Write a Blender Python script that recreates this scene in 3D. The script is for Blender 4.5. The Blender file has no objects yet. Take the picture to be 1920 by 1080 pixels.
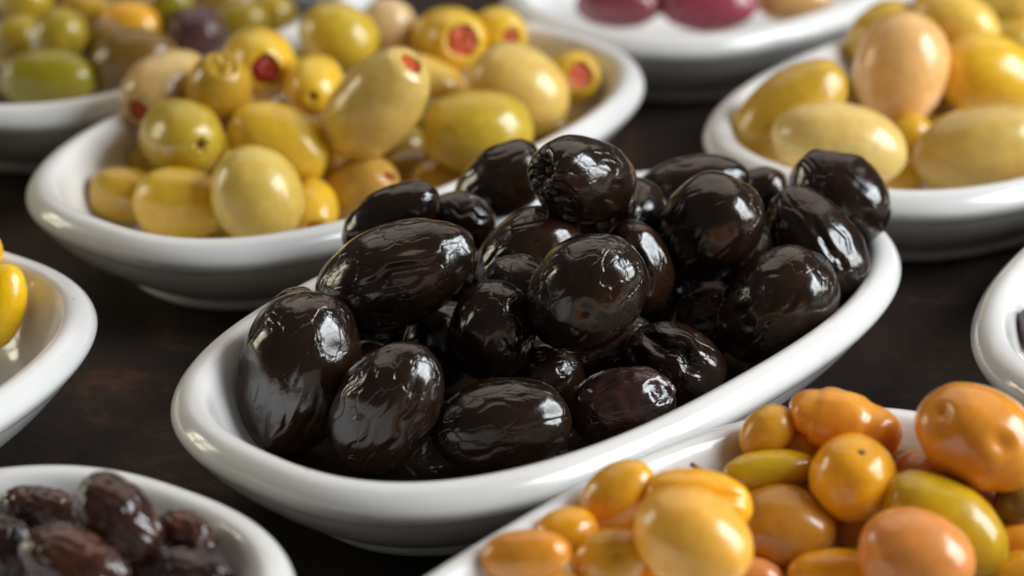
import bpy, math, random
import numpy as np
from mathutils import Matrix, Vector

scene = bpy.context.scene
MM = 0.001
rng = np.random.default_rng(7)

# ------------------------------------------------------------------ camera
PITCH = 0.4255
cam_data = bpy.data.cameras.new("camera")
cam = bpy.data.objects.new("camera", cam_data)
scene.collection.objects.link(cam)
cam.location = (0, 0, 0.24548)
cam.rotation_euler = (math.pi / 2 - PITCH, 0, 0)
cam_data.sensor_width = 36
cam_data.lens = 36 * 4682.23 / 1920
cam_data.clip_start = 0.01
cam_data.clip_end = 20
cam_data.dof.use_dof = True
cam_data.dof.focus_distance = 0.503
cam_data.dof.aperture_fstop = 9.5
cam_data.dof.aperture_blades = 7
scene.camera = cam

# ------------------------------------------------------------------ exposure, world, lamps
scene.view_settings.view_transform = 'Standard'
scene.view_settings.look = 'None'
scene.view_settings.exposure = 0.0
scene.view_settings.gamma = 1.0
scene.render.engine = 'CYCLES'
scene.cycles.use_denoising = True
scene.cycles.max_bounces = 10
scene.cycles.diffuse_bounces = 4
scene.cycles.glossy_bounces = 5
scene.cycles.transmission_bounces = 4

world = bpy.data.worlds.new("World")
scene.world = world
world.use_nodes = True
bg = world.node_tree.nodes['Background']
bg.inputs[0].default_value = (1.0, 0.93, 0.86, 1)
bg.inputs[1].default_value = 0.065

TARGET = Vector((0.03, 0.50, 0.02))


def lamp(direction, dist, w, h, radiance, colour, offset=(0, 0)):
    """A rectangular window pane (area lamp) facing the table; radiance in W/m2/sr."""
    d = Vector(direction).normalized()
    right = Vector((0, 0, 1)).cross(d).normalized()
    up = d.cross(right).normalized()
    L = bpy.data.lights.new("window_light", 'AREA')
    L.shape = 'RECTANGLE'
    L.size, L.size_y = w, h
    L.energy = radiance * math.pi * w * h
    L.color = colour
    o = bpy.data.objects.new("window_light", L)
    scene.collection.objects.link(o)
    pos = TARGET + d * dist + right * offset[0] + up * offset[1]
    o.location = pos
    o.rotation_euler = Matrix((right, up, d)).transposed().to_euler()
    return o


# the big window on the right: two columns of three panes with bars between them
PANES = {(-1, -1): (8.5, (0.92, 0.97, 0.94)), (-1, 0): (11.5, (0.92, 0.96, 1.0)), (-1, 1): (14.0, (0.88, 0.94, 1.0)),
         (1, -1): (9.5, (0.96, 0.97, 0.92)), (1, 0): (13.0, (0.90, 0.95, 1.0)), (1, 1): (15.0, (0.86, 0.93, 1.0))}
for (i, j), (power, tint) in PANES.items():
    lamp((0.83, -0.16, 0.47), 1.15, 0.34, 0.26, power * 1.06, tint, (i * 0.185, j * 0.29))
# a smaller, lower window on the left, seen through greenery
for i, j, power, tint in ((-1, -1, 6.5, (0.92, 1.0, 0.66)), (1, -1, 8.0, (1.0, 0.86, 0.66)), (-1, 1, 9.5, (1.0, 0.88, 0.70)), (1, 1, 7.5, (0.96, 1.0, 0.74))):
    lamp((-0.95, 0.24, 0.26), 1.2, 0.15, 0.21, power, tint, (i * 0.10, j * 0.125))
# pale ceiling lit from the windows
lamp((0.0, 0.55, 0.80), 1.5, 1.9, 1.5, 0.9, (1.0, 0.87, 0.75))


# ------------------------------------------------------------------ helpers
def lin(c):
    c = c / 255.0
    return c / 12.92 if c <= 0.04045 else ((c + 0.055) / 1.055) ** 2.4


def rgb(r, g, b):
    return (lin(r), lin(g), lin(b), 1.0)


def new_mesh(name, verts, faces, mat, smooth=True):
    me = bpy.data.meshes.new(name)
    me.from_pydata([tuple(v) for v in verts], [], faces)
    if smooth:
        me.polygons.foreach_set('use_smooth', [True] * len(me.polygons))
    if mat:
        me.materials.append(mat)
    me.update()
    return me


def link(name, me, parent=None):
    o = bpy.data.objects.new(name, me)
    scene.collection.objects.link(o)
    if parent:
        o.parent = parent
    return o


def tag(o, label=None, cat=None, group=None, kind=None):
    for k, v in (('label', label), ('category', cat), ('group', group), ('kind', kind)):
        if v:
            o[k] = v
    return o


# vectorised gradient noise
_perm = np.random.default_rng(3).permutation(256)
_perm = np.concatenate([_perm, _perm, _perm])
_grad = np.random.default_rng(4).normal(size=(256, 3))
_grad /= np.linalg.norm(_grad, axis=1)[:, None]


def noise(P):
    P = np.asarray(P, float)
    I = np.floor(P).astype(int)
    F = P - I
    W = F * F * F * (F * (F * 6 - 15) + 10)
    I &= 255
    out = np.zeros(P.shape[0])
    for dx in (0, 1):
        for dy in (0, 1):
            for dz in (0, 1):
                h = _perm[_perm[_perm[(I[:, 0] + dx) & 255] + ((I[:, 1] + dy) & 255)] + ((I[:, 2] + dz) & 255)]
                g = (_grad[h] * (F - (dx, dy, dz))).sum(1)
                w = (W[:, 0] if dx else 1 - W[:, 0]) * (W[:, 1] if dy else 1 - W[:, 1]) * (W[:, 2] if dz else 1 - W[:, 2])
                out += g * w
    return out * 1.6


def fbm(P, n=3):
    s, a = 0, 1.0
    for k in range(n):
        s = s + a * noise(P * 2 ** k + 17.3 * k)
        a *= 0.5
    return s


# ------------------------------------------------------------------ materials
def nodes_of(name):
    m = bpy.data.materials.new(name)
    m.use_nodes = True
    nt = m.node_tree
    b = nt.nodes['Principled BSDF']
    return m, nt, b


def N(nt, kind, **kw):
    n = nt.nodes.new(kind)
    for k, v in kw.items():
        if k.startswith('in_'):
            key = k[3:]
            n.inputs[int(key) if key.isdigit() else key.replace('_', ' ')].default_value = v
        else:
            setattr(n, k, v)
    return n


def ramp(nt, src, stops):
    r = N(nt, 'ShaderNodeValToRGB')
    e = r.color_ramp.elements
    while len(e) < len(stops):
        e.new(0.5)
    for el, (p, c) in zip(e, stops):
        el.position = p
        el.color = c if isinstance(c, tuple) else (c, c, c, 1)
    nt.links.new(src, r.inputs[0])
    return r.outputs[0]


def mix(nt, fac, a, b, mode='MIX'):
    m = N(nt, 'ShaderNodeMix', data_type='RGBA', blend_type=mode)
    for sock, v in ((m.inputs['Factor'], fac), (m.inputs[6], a), (m.inputs[7], b)):
        if hasattr(v, 'is_linked'):
            nt.links.new(v, sock)
        else:
            sock.default_value = v
    return m.outputs[2]


def tex_noise(nt, scale, detail=3, rough=0.5, dist=0.0, vec=None):
    t = N(nt, 'ShaderNodeTexNoise')
    t.inputs['Scale'].default_value = scale
    t.inputs['Detail'].default_value = detail
    t.inputs['Roughness'].default_value = rough
    t.inputs['Distortion'].default_value = dist
    if vec is not None:
        nt.links.new(vec, t.inputs['Vector'])
    return t.outputs['Fac']


def seeded_coords(nt, stretch=(1, 1, 1)):
    """Object coordinates pushed to a different place in the texture for each object."""
    tc = N(nt, 'ShaderNodeTexCoord')
    oi = N(nt, 'ShaderNodeObjectInfo')
    mul = N(nt, 'ShaderNodeMath', operation='MULTIPLY', in_1=7.3)
    nt.links.new(oi.outputs['Random'], mul.inputs[0])
    mp = N(nt, 'ShaderNodeMapping')
    mp.inputs['Scale'].default_value = stretch
    nt.links.new(tc.outputs['Object'], mp.inputs['Vector'])
    add = N(nt, 'ShaderNodeVectorMath', operation='ADD')
    nt.links.new(mp.outputs[0], add.inputs[0])
    nt.links.new(mul.outputs[0], add.inputs[1])
    return add.outputs[0], oi


def bump(nt, h, strength, distance, normal=None):
    b = N(nt, 'ShaderNodeBump')
    b.inputs['Strength'].default_value = strength
    b.inputs['Distance'].default_value = distance
    nt.links.new(h, b.inputs['Height'])
    if normal is not None:
        nt.links.new(normal, b.inputs['Normal'])
    return b.outputs[0]


def make_black_skin():
    m, nt, b = nodes_of('black_olive_skin')
    v, oi = seeded_coords(nt)
    vs, _ = seeded_coords(nt, (1, 1, 0.45))
    blot = ramp(nt, tex_noise(nt, 130, 4, 0.6, 0.4, v), [(0.38, 0.0), (0.72, 1.0)])
    warm = mix(nt, 1.0, oi.outputs['Color'], (2.3, 1.6, 1.2, 1), 'MULTIPLY')
    col = mix(nt, blot, oi.outputs['Color'], warm)
    nt.links.new(col, b.inputs['Base Color'])
    rr = ramp(nt, tex_noise(nt, 220, 4, 0.6, 0, v), [(0.28, 0.09), (0.5, 0.15), (0.75, 0.31)])
    nt.links.new(rr, b.inputs['Roughness'])
    b.inputs['Specular IOR Level'].default_value = 0.62
    b.inputs['Coat Weight'].default_value = 0.35
    b.inputs['Coat Roughness'].default_value = 0.10
    # crackled skin: thin cracks in patches, over a fine grain
    vor = N(nt, 'ShaderNodeTexVoronoi', feature='DISTANCE_TO_EDGE')
    vor.inputs['Scale'].default_value = 260
    warp = N(nt, 'ShaderNodeTexNoise')
    warp.inputs['Scale'].default_value = 300
    nt.links.new(vs, warp.inputs['Vector'])
    sc = N(nt, 'ShaderNodeVectorMath', operation='SCALE')
    sc.inputs['Scale'].default_value = 0.004
    nt.links.new(warp.outputs['Color'], sc.inputs[0])
    ad = N(nt, 'ShaderNodeVectorMath', operation='ADD')
    nt.links.new(vs, ad.inputs[0])
    nt.links.new(sc.outputs[0], ad.inputs[1])
    nt.links.new(ad.outputs[0], vor.inputs['Vector'])
    crack = ramp(nt, vor.outputs['Distance'], [(0.0, 0.0), (0.07, 1.0)])
    patch = ramp(nt, tex_noise(nt, 90, 2, 0.5, 0, v), [(0.45, 0.0), (0.62, 1.0)])
    h1 = mix(nt, patch, (1, 1, 1, 1), crack)
    n1 = bump(nt, h1, 0.5, 0.0003)
    n2 = bump(nt, tex_noise(nt, 420, 5, 0.62, 0.3, v), 0.15, 0.0006, n1)
    n3 = bump(nt, tex_noise(nt, 2300, 2, 0.5, 0, v), 0.22, 0.00012, n2)
    nt.links.new(n3, b.inputs['Normal'])
    return m


def make_dried_skin():
    m, nt, b = nodes_of('dried_olive_skin')
    v, oi = seeded_coords(nt)
    blot = ramp(nt, tex_noise(nt, 260, 4, 0.6, 0.4, v), [(0.40, 0.0), (0.70, 1.0)])
    warm = mix(nt, 1.0, oi.outputs['Color'], (2.4, 1.5, 1.0, 1), 'MULTIPLY')
    col = mix(nt, blot, oi.outputs['Color'], warm)
    nt.links.new(col, b.inputs['Base Color'])
    b.inputs['Roughness'].default_value = 0.16
    b.inputs['Specular IOR Level'].default_value = 0.6
    b.inputs['Coat Weight'].default_value = 0.4
    b.inputs['Coat Roughness'].default_value = 0.1
    n1 = bump(nt, tex_noise(nt, 420, 3, 0.5, 0.4, v), 0.4, 0.0008)
    nt.links.new(n1, b.inputs['Normal'])
    return m


def make_olive_skin():
    m, nt, b = nodes_of('olive_skin')
    v, oi = seeded_coords(nt)
    base = oi.outputs['Color']
    big = ramp(nt, tex_noise(nt, 55, 2, 0.5, 0.3, v), [(0.36, 0.0), (0.66, 1.0)])
    second = mix(nt, 1.0, base, (1.0, 0.955, 0.86, 1), 'MULTIPLY')
    c1 = mix(nt, big, base, second)
    mott = ramp(nt, tex_noise(nt, 330, 5, 0.65, 0.2, v), [(0.35, 0.88), (0.68, 1.06)])
    c2 = mix(nt, 1.0, c1, mott, 'MULTIPLY')
    spots = ramp(nt, tex_noise(nt, 210, 2, 0.5, 0, v), [(0.70, 0.0), (0.80, 0.55)])
    c3 = mix(nt, spots, c2, mix(nt, 1.0, c2, (0.72, 0.55, 0.40, 1), 'MULTIPLY'))
    pores = ramp(nt, tex_noise(nt, 1500, 1, 0.4, 0, v), [(0.64, 0.0), (0.72, 0.35)])
    c4 = mix(nt, pores, c3, mix(nt, 1.0, c3, (1.25, 1.22, 1.5, 1), 'MULTIPLY'))
    bruise = ramp(nt, tex_noise(nt, 95, 4, 0.7, 0.8, v), [(0.62, 0.0), (0.76, 0.5)])
    c3 = mix(nt, bruise, c4, mix(nt, 1.0, c4, (0.70, 0.58, 0.42, 1), 'MULTIPLY'))
    nt.links.new(c3, b.inputs['Base Color'])
    b.inputs['Subsurface Weight'].default_value = 0.30
    b.inputs['Subsurface Radius'].default_value = (1.0, 0.70, 0.25)
    b.inputs['Subsurface Scale'].default_value = 0.0028
    rr = ramp(nt, tex_noise(nt, 150, 3, 0.6, 0, v), [(0.3, 0.20), (0.75, 0.36)])
    nt.links.new(rr, b.inputs['Roughness'])
    b.inputs['Coat Weight'].default_value = 0.45
    b.inputs['Coat Roughness'].default_value = 0.13
    n1 = bump(nt, tex_noise(nt, 260, 4, 0.6, 0, v), 0.22, 0.0006)
    n1 = bump(nt, tex_noise(nt, 1200, 3, 0.6, 0, v), 0.12, 0.00015, n1)
    nt.links.new(n1, b.inputs['Normal'])
    return m


def make_pimento():
    m, nt, b = nodes_of('pimento_flesh')
    v, oi = seeded_coords(nt)
    mott = ramp(nt, tex_noise(nt, 500, 4, 0.6, 0.3, v), [(0.3, 0.65), (0.7, 1.15)])
    nt.links.new(mix(nt, 1.0, oi.outputs['Color'], mott, 'MULTIPLY'), b.inputs['Base Color'])
    b.inputs['Roughness'].default_value = 0.42
    nt.links.new(bump(nt, tex_noise(nt, 700, 4, 0.6, 0.4, v), 0.5, 0.0006), b.inputs['Normal'])
    return m


def make_porcelain():
    m, nt, b = nodes_of('white_porcelain')
    tc = N(nt, 'ShaderNodeTexCoord')
    v = tc.outputs['Object']
    tone = ramp(nt, tex_noise(nt, 22, 3, 0.5, 0, v), [(0.3, (0.74, 0.725, 0.70, 1)), (0.7, (0.80, 0.79, 0.77, 1))])
    specks = ramp(nt, tex_noise(nt, 420, 1, 0.4, 0, v), [(0.80, 0.0), (0.835, 0.5)])
    stain = ramp(nt, tex_noise(nt, 75, 2, 0.5, 0, v), [(0.66, 0.0), (0.82, 0.4)])
    c = mix(nt, stain, tone, (0.55, 0.44, 0.26, 1))
    c = mix(nt, specks, c, (0.22, 0.20, 0.17, 1))
    nt.links.new(c, b.inputs['Base Color'])
    rr = ramp(nt, tex_noise(nt, 60, 4, 0.6, 0, v), [(0.3, 0.12), (0.75, 0.26)])
    nt.links.new(rr, b.inputs['Roughness'])
    b.inputs['Coat Weight'].default_value = 0.3
    b.inputs['Coat Roughness'].default_value = 0.05
    n1 = bump(nt, tex_noise(nt, 45, 2, 0.5, 0, v), 0.12, 0.002)
    nt.links.new(n1, b.inputs['Normal'])
    return m


def make_unglazed():
    m, nt, b = nodes_of('foot_porcelain')
    tc = N(nt, 'ShaderNodeTexCoord')
    t = ramp(nt, tex_noise(nt, 300, 3, 0.5, 0, tc.outputs['Object']), [(0.3, (0.66, 0.64, 0.61, 1)), (0.7, (0.74, 0.73, 0.70, 1))])
    nt.links.new(t, b.inputs['Base Color'])
    b.inputs['Roughness'].default_value = 0.35
    return m


def make_table():
    m, nt, b = nodes_of('dark_worn_table')
    tc = N(nt, 'ShaderNodeTexCoord')
    v = tc.outputs['Object']
    base = ramp(nt, tex_noise(nt, 14, 6, 0.65, 0.2, v), [(0.30, rgb(42, 35, 31)), (0.55, rgb(54, 44, 38)), (0.75, rgb(70, 55, 46))])
    rust = ramp(nt, tex_noise(nt, 34, 6, 0.72, 0.6, v), [(0.54, 0.0), (0.72, 0.8)])
    c = mix(nt, rust, base, rgb(104, 68, 46))
    fine = ramp(nt, tex_noise(nt, 420, 4, 0.7, 0, v), [(0.3, 0.75), (0.72, 1.25)])
    c = mix(nt, 1.0, c, fine, 'MULTIPLY')
    crumbs = ramp(nt, tex_noise(nt, 260, 1, 0.3, 0, v), [(0.78, 0.0), (0.82, 0.6)])
    c = mix(nt, crumbs, c, rgb(96, 66, 40))
    nt.links.new(c, b.inputs['Base Color'])
    rr = ramp(nt, tex_noise(nt, 40, 5, 0.7, 0, v), [(0.3, 0.55), (0.7, 0.75)])
    nt.links.new(rr, b.inputs['Roughness'])
    b.inputs['Specular IOR Level'].default_value = 0.22
    nt.links.new(bump(nt, tex_noise(nt, 350, 5, 0.7, 0, v), 0.35, 0.0006), b.inputs['Normal'])
    return m


def make_brine():
    m, nt, b = nodes_of('dark_brine')
    out = nt.nodes['Material Output']
    v = N(nt, 'ShaderNodeTexCoord').outputs['Object']
    t = N(nt, 'ShaderNodeBsdfTransparent')
    t.inputs[0].default_value = (0.42, 0.36, 0.32, 1)
    g = N(nt, 'ShaderNodeBsdfGlossy')
    g.inputs['Roughness'].default_value = 0.04
    fr = N(nt, 'ShaderNodeFresnel')
    fr.inputs[0].default_value = 1.4
    n1 = bump(nt, tex_noise(nt, 160, 2, 0.5, 0, v), 0.25, 0.0008)
    nt.links.new(n1, g.inputs['Normal'])
    nt.links.new(n1, fr.inputs['Normal'])
    mx = N(nt, 'ShaderNodeMixShader')
    nt.links.new(fr.outputs[0], mx.inputs[0])
    nt.links.new(t.outputs[0], mx.inputs[1])
    nt.links.new(g.outputs[0], mx.inputs[2])
    nt.links.new(mx.outputs[0], out.inputs['Surface'])
    return m


def make_stem():
    m, nt, b = nodes_of('dry_stem')
    v, _ = seeded_coords(nt)
    t = ramp(nt, tex_noise(nt, 900, 3, 0.6, 0, v), [(0.3, rgb(92, 52, 24)), (0.7, rgb(140, 84, 40))])
    nt.links.new(t, b.inputs['Base Color'])
    b.inputs['Roughness'].default_value = 0.5
    return m


SKIN = {'black': make_black_skin(), 'dried': make_dried_skin(), 'olive': make_olive_skin()}
PIMENTO, PORCELAIN, FOOT, TABLE, STEM, BRINE = make_pimento(), make_porcelain(), make_unglazed(), make_table(), make_stem(), make_brine()

# ------------------------------------------------------------------ table top
def make_table_slab():
    x, y0, y1, t, r = 0.95, -0.25, 1.35, 0.03, 0.004
    prof = [(-t, 0), (-r, 0), (-r * 0.3, r * 0.3), (0, r)]
    verts, faces = [], []
    for z, ins in prof:
        verts += [(-x + ins, y0 + ins, z), (x - ins, y0 + ins, z), (x - ins, y1 - ins, z), (-x + ins, y1 - ins, z)]
    for k in range(3):
        for i in range(4):
            j = (i + 1) % 4
            faces.append((k * 4 + i, k * 4 + j, k * 4 + 4 + j, k * 4 + 4 + i))
    faces += [(12, 13, 14, 15), (3, 2, 1, 0)]
    o = link('tabletop', new_mesh('tabletop', verts, faces, TABLE, False))
    return tag(o, 'dark brown worn tabletop with faint rusty blotches', None, None, 'structure')


make_table_slab()

# ------------------------------------------------------------------ dishes
A0, B0, N0 = 90.0, 52.48, 2.62


def ring(sa, sb, z, n, seg=144):
    t = np.linspace(0, 2 * np.pi, seg, endpoint=False)
    # denser near the round ends
    c, s = np.cos(t), np.sin(t)
    return np.stack([sa * np.sign(c) * np.abs(c) ** (2 / n), sb * np.sign(s) * np.abs(s) ** (2 / n), np.full(seg, z)], -1) * MM


def lathe_rings(rings, close_first=False, close_last=False):
    seg = len(rings[0])
    V = np.concatenate(rings)
    F = []
    for k in range(len(rings) - 1):
        for i in range(seg):
            j = (i + 1) % seg
            F.append((k * seg + i, k * seg + j, (k + 1) * seg + j, (k + 1) * seg + i))
    V = list(map(tuple, V))
    if close_first:
        V.append(tuple(rings[0].mean(0)))
        c = len(V) - 1
        F += [(c, (i + 1) % seg, i) for i in range(seg)]
    if close_last:
        V.append(tuple(rings[-1].mean(0)))
        c = len(V) - 1
        o = (len(rings) - 1) * seg
        F += [(c, o + i, o + (i + 1) % seg) for i in range(seg)]
    return V, F


def smooth_profile(pts, n):
    """Catmull-Rom through the control points."""
    P = np.array(pts, float)
    P = np.vstack([2 * P[0] - P[1], P, 2 * P[-1] - P[-2]])
    out = []
    for i in range(1, len(P) - 2):
        for t in np.linspace(0, 1, n, endpoint=False):
            a, b, c, d = P[i - 1], P[i], P[i + 1], P[i + 2]
            out.append(0.5 * (2 * b + (c - a) * t + (2 * a - 5 * b + 4 * c - d) * t * t + (3 * b - a - 3 * c + d) * t ** 3))
    out.append(P[-2])
    return out


# control points: inset along the long axis, inset along the short axis, height
OUTER = [(24.5, 18.8, 2.2), (21.5, 16.6, 3.2), (15.0, 12.2, 6.8), (8.6, 7.3, 11.4), (4.2, 3.9, 15.9), (2.0, 1.9, 18.8), (0.75, 0.75, 20.2),
         (0.0, 0.0, 22.2), (0.8, 0.75, 24.4), (2.6, 2.4, 26.1), (4.9, 4.6, 26.4), (6.9, 6.3, 24.8),
         (9.2, 7.9, 19.2), (12.8, 10.0, 12.3), (18.0, 13.0, 7.6), (27.0, 18.0, 5.4), (42.0, 26.0, 4.8)]


def dish_meshes():
    prof = smooth_profile(OUTER, 4)
    rings = [ring(A0 - a, B0 - b, z, N0 - 0.35 * min(a / 45, 1)) for a, b, z in prof]
    rings += [ring(A0 - a, B0 - b, 4.7, 2.2) for a, b in ((60, 35), (75, 44), (86, 50.3))]
    under = [ring(A0 - a, B0 - b, z, 2.3) for a, b, z in ((86, 50.3, 2.2), (60, 35, 2.2), (30, 23, 2.2))]
    V, F = lathe_rings(under + rings, True, True)
    body = new_mesh('dish_body', V, F, PORCELAIN)
    foot = [(23.4, 18.2, 3.1), (22.6, 17.4, 2.4), (22.3, 17.1, 1.2), (22.6, 17.3, 0.3), (23.6, 18.1, 0.05), (25.4, 19.4, 0.05), (26.2, 20.2, 0.5), (26.4, 20.4, 2.6)]
    V, F = lathe_rings([ring(A0 - a, B0 - b, z, 2.3) for a, b, z in foot])
    return body, new_mesh('foot_ring', V, F, FOOT)


BODY, FOOTRING = dish_meshes()
DISHES = {
    1: (9.596, 473.742, 0.858, 'white oval dish heaped with glossy black olives, in the middle of the photo'),
    2: (-40.0, 587.2, 0.901, 'white oval dish holding the pimento-stuffed yellow olives behind the black ones'),
    3: (125.5, 613.2, 0.814, 'white oval dish of big pale and golden whole olives at the upper right'),
    4: (-106.9, 677.0, 1.041, 'white oval dish of small green olives at the upper left, far out of focus'),
    5: (72.8, 728.0, 0.877, 'white oval dish of pink and wine-red olives cut by the top border'),
    6: (-159.8, 430.7, 0.95, 'white oval dish with bright yellow olives, cut by the left border'),
    7: (-108.6, 323.7, 0.974, 'white oval dish of dried brown olives at the lower left corner'),
    8: (37.2, 350.0, 0.87, 'white oval dish heaped with orange and amber olives at the lower right'),
    9: (168.2, 496.9, 0.935, 'white oval dish whose blurred left tip shows at the right border'),
}
for k, (x, y, th, lab) in DISHES.items():
    e = bpy.data.objects.new('oval_dish', None)
    scene.collection.objects.link(e)
    e.location = (x * MM, y * MM, 0)
    e.rotation_euler = (0, 0, th)
    e.empty_display_size = 0.02
    tag(e, lab, 'dish', 'white oval dishes set out on the table')
    link('dish_body', BODY, e)
    link('foot_ring', FOOTRING, e)


# the dark brine that has pooled under the black olives
V, F = lathe_rings([ring(A0 - 17.4 - a, B0 - 12.6 - b, z, 2.4) for a, b, z in ((-0.25, -0.25, 8.05), (0.5, 0.4, 7.85), (1.6, 1.3, 7.7), (20, 12, 7.65), (50, 28, 7.65))], False, True)
pool = link('brine_pool', new_mesh('brine_pool', V, F, BRINE))
pool.location = (DISHES[1][0] * MM, DISHES[1][1] * MM, 0)
pool.rotation_euler = (0, 0, DISHES[1][2])
tag(pool, 'shallow pool of dark brine under the black olives in their dish', 'brine')
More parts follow.
